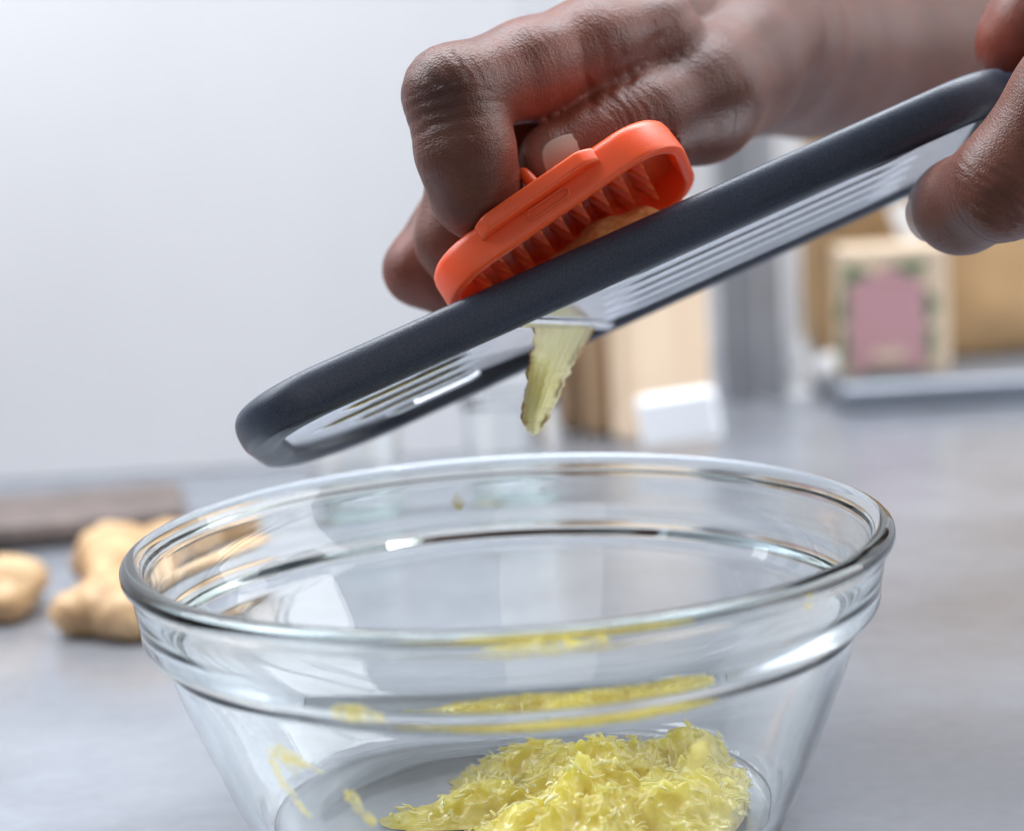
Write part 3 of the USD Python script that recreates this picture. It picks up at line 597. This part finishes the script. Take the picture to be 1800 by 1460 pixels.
def smear(th0, z0, wd, ht, seed, label, thick=.5, skew=0., dens=.5, strokes=None):
    """thin irregular patch of pulp on the bowl's inner face; th0 degrees (270 = towards the camera), z0 mm"""
    n, m = 56, 48; U_ = np.linspace(-1, 1, n); V_ = np.linspace(-1, 1, m); g = np.stack(np.meshgrid(U_, V_, indexing='ij'), -1)
    fld = 1 - (g ** 2).sum(-1) ** .9 - dens + 1.5 * (fbm(np.concatenate([g * 1.9, np.full(g.shape[:2] + (1,), seed * 1.7)], -1), 4, seed) - .42)
    if strokes:                                          # a smear dragged along strokes: (x0, z0, x1, z1, half width) in mm
        q2 = np.concatenate([g[..., :1] * wd / 2, g[..., 1:] * ht / 2], -1); q2 = q2 + (fbm(np.concatenate([g * 2.6, g[..., :1] * 0 + seed], -1), 3, seed)[..., None] - .5) * 2.6; fld = np.full(g.shape[:2], -1.)
        for xa, za, xb, zb_, hw_ in strokes:
            a2, b2 = np.array([xa, za]), np.array([xb, zb_]); t2 = np.clip(((q2 - a2) @ (b2 - a2)) / ((b2 - a2) @ (b2 - a2)), 0, 1); fld = np.maximum(fld, 1 - np.linalg.norm(q2 - a2 - t2[..., None] * (b2 - a2), axis=-1) / hw_)
    z = z0 + (g[..., 1]) * ht / 2; a = np.radians(th0) + (g[..., 0] + skew * g[..., 1]) * wd / 2 / inner_r(z0)
    tk = np.clip(fld, 0, .5) / .5 * thick * (1 + .7 * (fbm(np.concatenate([g * 9, g[..., :1] * 0], -1), 3, seed + 1) - .5))
    R_ = inner_r(z) - .05 - tk; P = np.stack([R_ * np.cos(a), R_ * np.sin(a), z], -1) / 1000; Q = np.stack([(inner_r(z) + .0) * np.cos(a), (inner_r(z) + .0) * np.sin(a), z], -1) / 1000
    on = fld > 0; fc = on[:-1, :-1] & on[1:, :-1] & on[:-1, 1:] & on[1:, 1:]; id_ = np.arange(n * m).reshape(n, m)
    a_, b_, c2, d2 = (x[fc] for x in (id_[:-1, :-1], id_[1:, :-1], id_[1:, 1:], id_[:-1, 1:]))
    F1 = np.concatenate([np.stack([a_, b_, c2], 1), np.stack([a_, c2, d2], 1)])
    if len(F1) < 4: return
    tmx = trimesh.Trimesh(P.reshape(-1, 3), F1, process=False); tmx.remove_unreferenced_vertices()
    part('pulp_smear', (np.array(tmx.vertices), np.array(tmx.faces)), M_smear, smooth=True, label=label, cat='ginger pulp', group='ginger pulp stuck to the bowl')
smear(230.5, 30.5, 19, 22, 3, 'large hook shaped yellow pulp smear low on the left of the bowl', strokes=[(-5, 6, -6, 1, 1.6), (-6, 1, -3.5, -5, 1.7), (-3.5, -5, -1.5, -8, 1.2), (-5, 6, -1, 7.5, 1.5), (-1, 7.5, 3, 5, 1.7), (3, 5, 7, 3.4, .9), (-2, 6, 0, 3, 1.5)])
smear(242, 26, 8, 12, 8, 'small yellow pulp streak right of the hook shaped smear', strokes=[(-1.6, 3.6, -.6, 0, 1.4), (-.6, 0, 1.2, -3.5, 1.1)])
smear(241, 17, 14, 8, 12, 'pale yellow pulp patch at bottom left of the bowl beside the heap', dens=.4)
smear(300, 33, 7, 9, 5, 'small isolated pulp speck on the right of the bowl above the heap', dens=.35)
smear(284, 46.5, 42, 6, 17, 'long yellow pulp band behind the bowl step right of centre', dens=.42)
smear(247, 49, 14, 5, 21, 'faint yellow pulp streak along the step on the left of the bowl', dens=.5)
smear(275, 62, 50, 4, 25, 'thin yellow pulp line under the front rim of the bowl', dens=.55)
smear(99, 57, 3.5, 4.5, 31, 'tiny pulp fleck on the far side of the bowl', dens=.2)
smear(317, 61.5, 3.2, 3.6, 41, 'tiny yellow fleck on the right front rim of the bowl', dens=.2)
smear(200, 60, 10, 6, 35, 'yellow pulp dab under the left rim of the bowl', dens=.35)

# ------------------------------------------------------------------ ginger roots on the counter
def root(lobes, label, seed):
    L = [(onplane(px, py, z / 1000), r, onplane(px2, py2, z2 / 1000), r2) for px, py, z, r, px2, py2, z2, r2 in lobes]
    Lm = [(a * 1000, r, b * 1000, r2) for a, r, b, r2 in L]
    def fn(P):
        d = None
        for a, r, b, r2 in Lm:
            e = capsule(P, a, b, r, r2); d = e if d is None else smin(d, e, 6)
        ring = np.sin(P @ np.array([.5, .25, .1]) * 1.7 + 5 * fbm(P * .06, 2, seed)) * .22
        return np.maximum(d + (fbm(P * .17, 4, seed) - .5) * 3.4 + ring, .3 - P[:, 2])
    ap = np.array([x for l in Lm for x in (l[0], l[2])]); v, f = nets(fn, ap.min(0) - 24, ap.max(0) + 24, 1.4)
    part('ginger_root', fixwind((v / 1000, f)), M_root, smooth=True, label=label, cat='ginger root')
root([(-50, 1040, 8, 8.5, 15, 1030, 9, 8.5), (15, 1030, 9, 8.2, 58, 1012, 8, 5.8), (-50, 1040, 9, 9, -150, 1010, 10, 10), (20, 1040, 7, 7, 10, 1062, 6, 5.5)], 'smooth ginger root piece cut off by the left picture edge', 5)
root([(122, 1076, 7, 6.2, 180, 1070, 7.5, 7.2), (180, 1070, 7.5, 7.2, 200, 1010, 9, 7.6), (200, 1010, 9, 7.6, 190, 968, 10, 8.4), (190, 968, 10, 8.4, 160, 985, 9, 6.6), (180, 1070, 7, 7, 232, 1082, 7, 7), (232, 1082, 7, 7, 330, 1060, 8, 7.5), (200, 985, 10, 8, 290, 962, 9, 7.5), (290, 962, 9, 7.5, 400, 930, 8, 6), (330, 1060, 8, 7.5, 430, 990, 8, 6.5)], 'forked tan ginger root with stubby lobes behind the left rim of the bowl', 9)
# flat dark board behind the roots
bf, bk, be = onplane(130, 985), onplane(130, 925), onplane(320, 948)
v, f = rbox((be[0] - .17, (bf[1] + bk[1]) / 2, .0055), (.34, bk[1] - bf[1], .010), .0045, rotz(9))
part('chopping_board', (v, f), M_board, smooth=40, label='dark brown board lying on the counter behind the ginger roots', cat='board')

# ------------------------------------------------------------------ drinking glasses behind the bowl
def tumbler(px, py, r, hgt, label):
    p = onplane(px, py); pr = [(0.05, .4), (r * .8, .4), (r * .9, 1.2), (r * .94, 4), (r, hgt - 1), (r - .8, hgt), (r - 2.2, hgt - .8), (r * .84, 14), (r * .78, 11), (r * .6, 9.5), (.05, 9)]
    prs_ = smoothline(pr, 44) / 1000.; prs_[:, 0] = np.maximum(prs_[:, 0], 5e-5); prs_[:, 1] = np.maximum(prs_[:, 1], .0003)
    part('drinking_glass', fixwind(loft(lathe(prs_, 96, (p[0], p[1], 0)), cap0=True, cap1=True)), M_tumbler, smooth=50, label=label, cat='glass', group='empty tumblers behind the bowl')
tumbler(632, 945, 16.5, 50, 'clear tumbler behind the bowl under the tip of the slicer')
tumbler(908, 915, 17.0, 42, 'clear tumbler behind the bowl in front of the wooden block')

# ------------------------------------------------------------------ wooden block of upright boards, white box, tap
p0 = onplane(1100, 782); B = rotz(33); p0 = np.array(p0)
blk = thing('wooden_block', 'block of three upright pale wooden boards standing on the counter behind the slicer', 'wooden block', p0)
for k in range(3):
    v, f = rbox(p0 + B @ np.array([.0235 - .0005 * k, .0060 + .0190 * k, .046]), (.047, .0118, .092), .0046, B)
    part('board', (v, f), M_wood if k == 0 else M_wood_edge, blk, smooth=40)
p1 = onplane(1198, 798); R1 = rotz(-10)
a_ = math.radians(7); RX = np.array([[math.cos(a_), 0, math.sin(a_)], [0, 1, 0], [-math.sin(a_), 0, math.cos(a_)]]).T
v, f = rbox(p1 + np.array([0, .006, .0135]), (.031, .010, .019), .0015, R1 @ RX)
part('white_box', (v, f), M_white, smooth=40, label='small white box leaning at the foot of the wooden block', cat='box')
# steel uprights and tap
for px0, px1, lab in ((1278, 1345, 'broad grey steel post right of the wooden block'), (1352, 1388, 'narrow pale steel post left of the tap')):
    a0, b0 = onplane(px0, 715), onplane(px1, 712); wd = b0[0] - a0[0]
    v, f = rbox(((a0[0] + b0[0]) / 2, a0[1] + .02, .155), (wd, wd * .8, .31), .002)
    part('steel_post', (v, f), M_column, smooth=40, label=lab, cat='post')
tp = onplane(1405, 690); tap = thing('tap', 'small chrome tap with conical body and round knob on the counter', 'tap', tp)
sc = np.linalg.norm(tp - CAM) / 4.25
pr = np.array([(.05, .2), (34, .2), (36, 3), (30, 12), (24, 40), (15, 85), (9, 110), (8.5, 150), (8.5, 520), (.05, 521)]) * sc / 1000
part('body', fixwind(loft(lathe(smoothline(pr, 60).clip(5e-5), 40, tp), cap0=True, cap1=True)), M_white, tap, smooth=50)
kb = trimesh.creation.icosphere(3, 30 * sc / 1000); kb.apply_translation(tp + np.array([52 * sc / 1000, -.006, 42 * sc / 1000])); part('knob', kb, M_white, tap, smooth=True)
part('stem', tube([tp + np.array([8 * sc / 1000, 0, 34 * sc / 1000]), tp + np.array([45 * sc / 1000, -.005, 41 * sc / 1000])], 13 * sc / 1000, 16), M_chrome, tap, smooth=50)

# ------------------------------------------------------------------ packet and paper bag on the ledge
py_ = LEDGE_Y + .018
k0 = ony(1490, 668, py_); px_mm = np.linalg.norm(k0 - CAM) / 4.25 / 1000
zb = LEDGE_H + .0008
pk = thing('label_packet', 'upright cream packet with large pink label and green leaf print', 'packet', (k0[0] + 95 * px_mm, py_, zb))
W_, H_ = 190 * px_mm, 225 * px_mm
cxp = k0[0] + W_ / 2 - 8 * px_mm
v, f = rbox((cxp, py_ + .012, zb + H_ / 2), (W_, .022, H_), .002); part('carton', (v, f), M_cream, pk, smooth=40)
from shapely.geometry import Polygon
def flat(poly, y, th_, mt, name, parent):
    m = trimesh.creation.extrude_polygon(Polygon(poly), th_, engine='earcut'); q = np.array(m.vertices); part(name, fixwind((np.column_stack([q[:, 0], y - q[:, 2], q[:, 1]]), m.faces)), mt, parent)
X = lambda a: cxp - W_ / 2 + a * px_mm; Z = lambda a: zb + a * px_mm
flat([(X(14), Z(12)), (X(146), Z(12)), (X(146), Z(150)), (X(138), Z(158)), (X(138), Z(172)), (X(100), Z(178)), (X(84), Z(196)), (X(66), Z(178)), (X(30), Z(172)), (X(22), Z(158)), (X(14), Z(150))], py_ + .0008, .0004, M_pink, 'label', pk)
flat([(X(50), Z(28)), (X(112), Z(28)), (X(108), Z(46)), (X(56), Z(46))], py_ + .0003, .0003, M_cream, 'label_panel', pk)
for (x0, z0, w0, h0) in [(-4, 14, 22, 70), (-3, 90, 20, 70), (2, 163, 46, 34), (100, 168, 50, 34), (144, 24, 20, 60), (146, 92, 20, 56), (20, 0.5, 110, 15)]:
    n_ = 14; ang = np.linspace(0, 2 * math.pi, n_, endpoint=False); rad = 1 + .35 * np.sin(ang * 3 + x0)
    flat([(X(x0 + w0 / 2 + w0 / 2 * r_ * math.cos(a)), Z(max(.6, z0 + h0 / 2 + h0 / 2 * min(r_, 1.1) * math.sin(a)))) for a, r_ in zip(ang, rad)], py_ + .0009, .0004, M_green, 'leaf_print', pk)
bp = ony(1690, 668, py_ + .055); n_ = 60; rr2 = []
for z, s in [(0, .93), (.006, 1), (.03, 1.03), (.06, 1.02), (.085, .98), (.11, .93), (.128, .86), (.134, .7)]:
    o = rrect(.066 * s, .032 * s, .018, k=14); P = np.column_stack([o[:, 0] + bp[0], o[:, 1] + py_ + .068, np.full(len(o), zb + z)])
    P[:, :2] += (fbm(np.column_stack([P * 55]), 3, 5)[:, None] - .5) * .012 * (1 if z > .003 else .3); rr2.append(P)
bag = thing('paper_bag', 'crumpled tan paper bag standing behind the packet at the right edge', 'bag', (bp[0], py_ + .068, zb))
part('body', fixwind(loft(rr2, cap0=True, cap1=True)), M_paper, bag, smooth=40)
tg = ony(1592, 395, py_ + .03); v, f = rbox(tg, (.0095, .0016, .020), .0006, np.array([[math.cos(.35), 0, -math.sin(.35)], [0, 1, 0], [math.sin(.35), 0, math.cos(.35)]]))
part('white_tag', (v, f), M_white, bag, smooth=40)
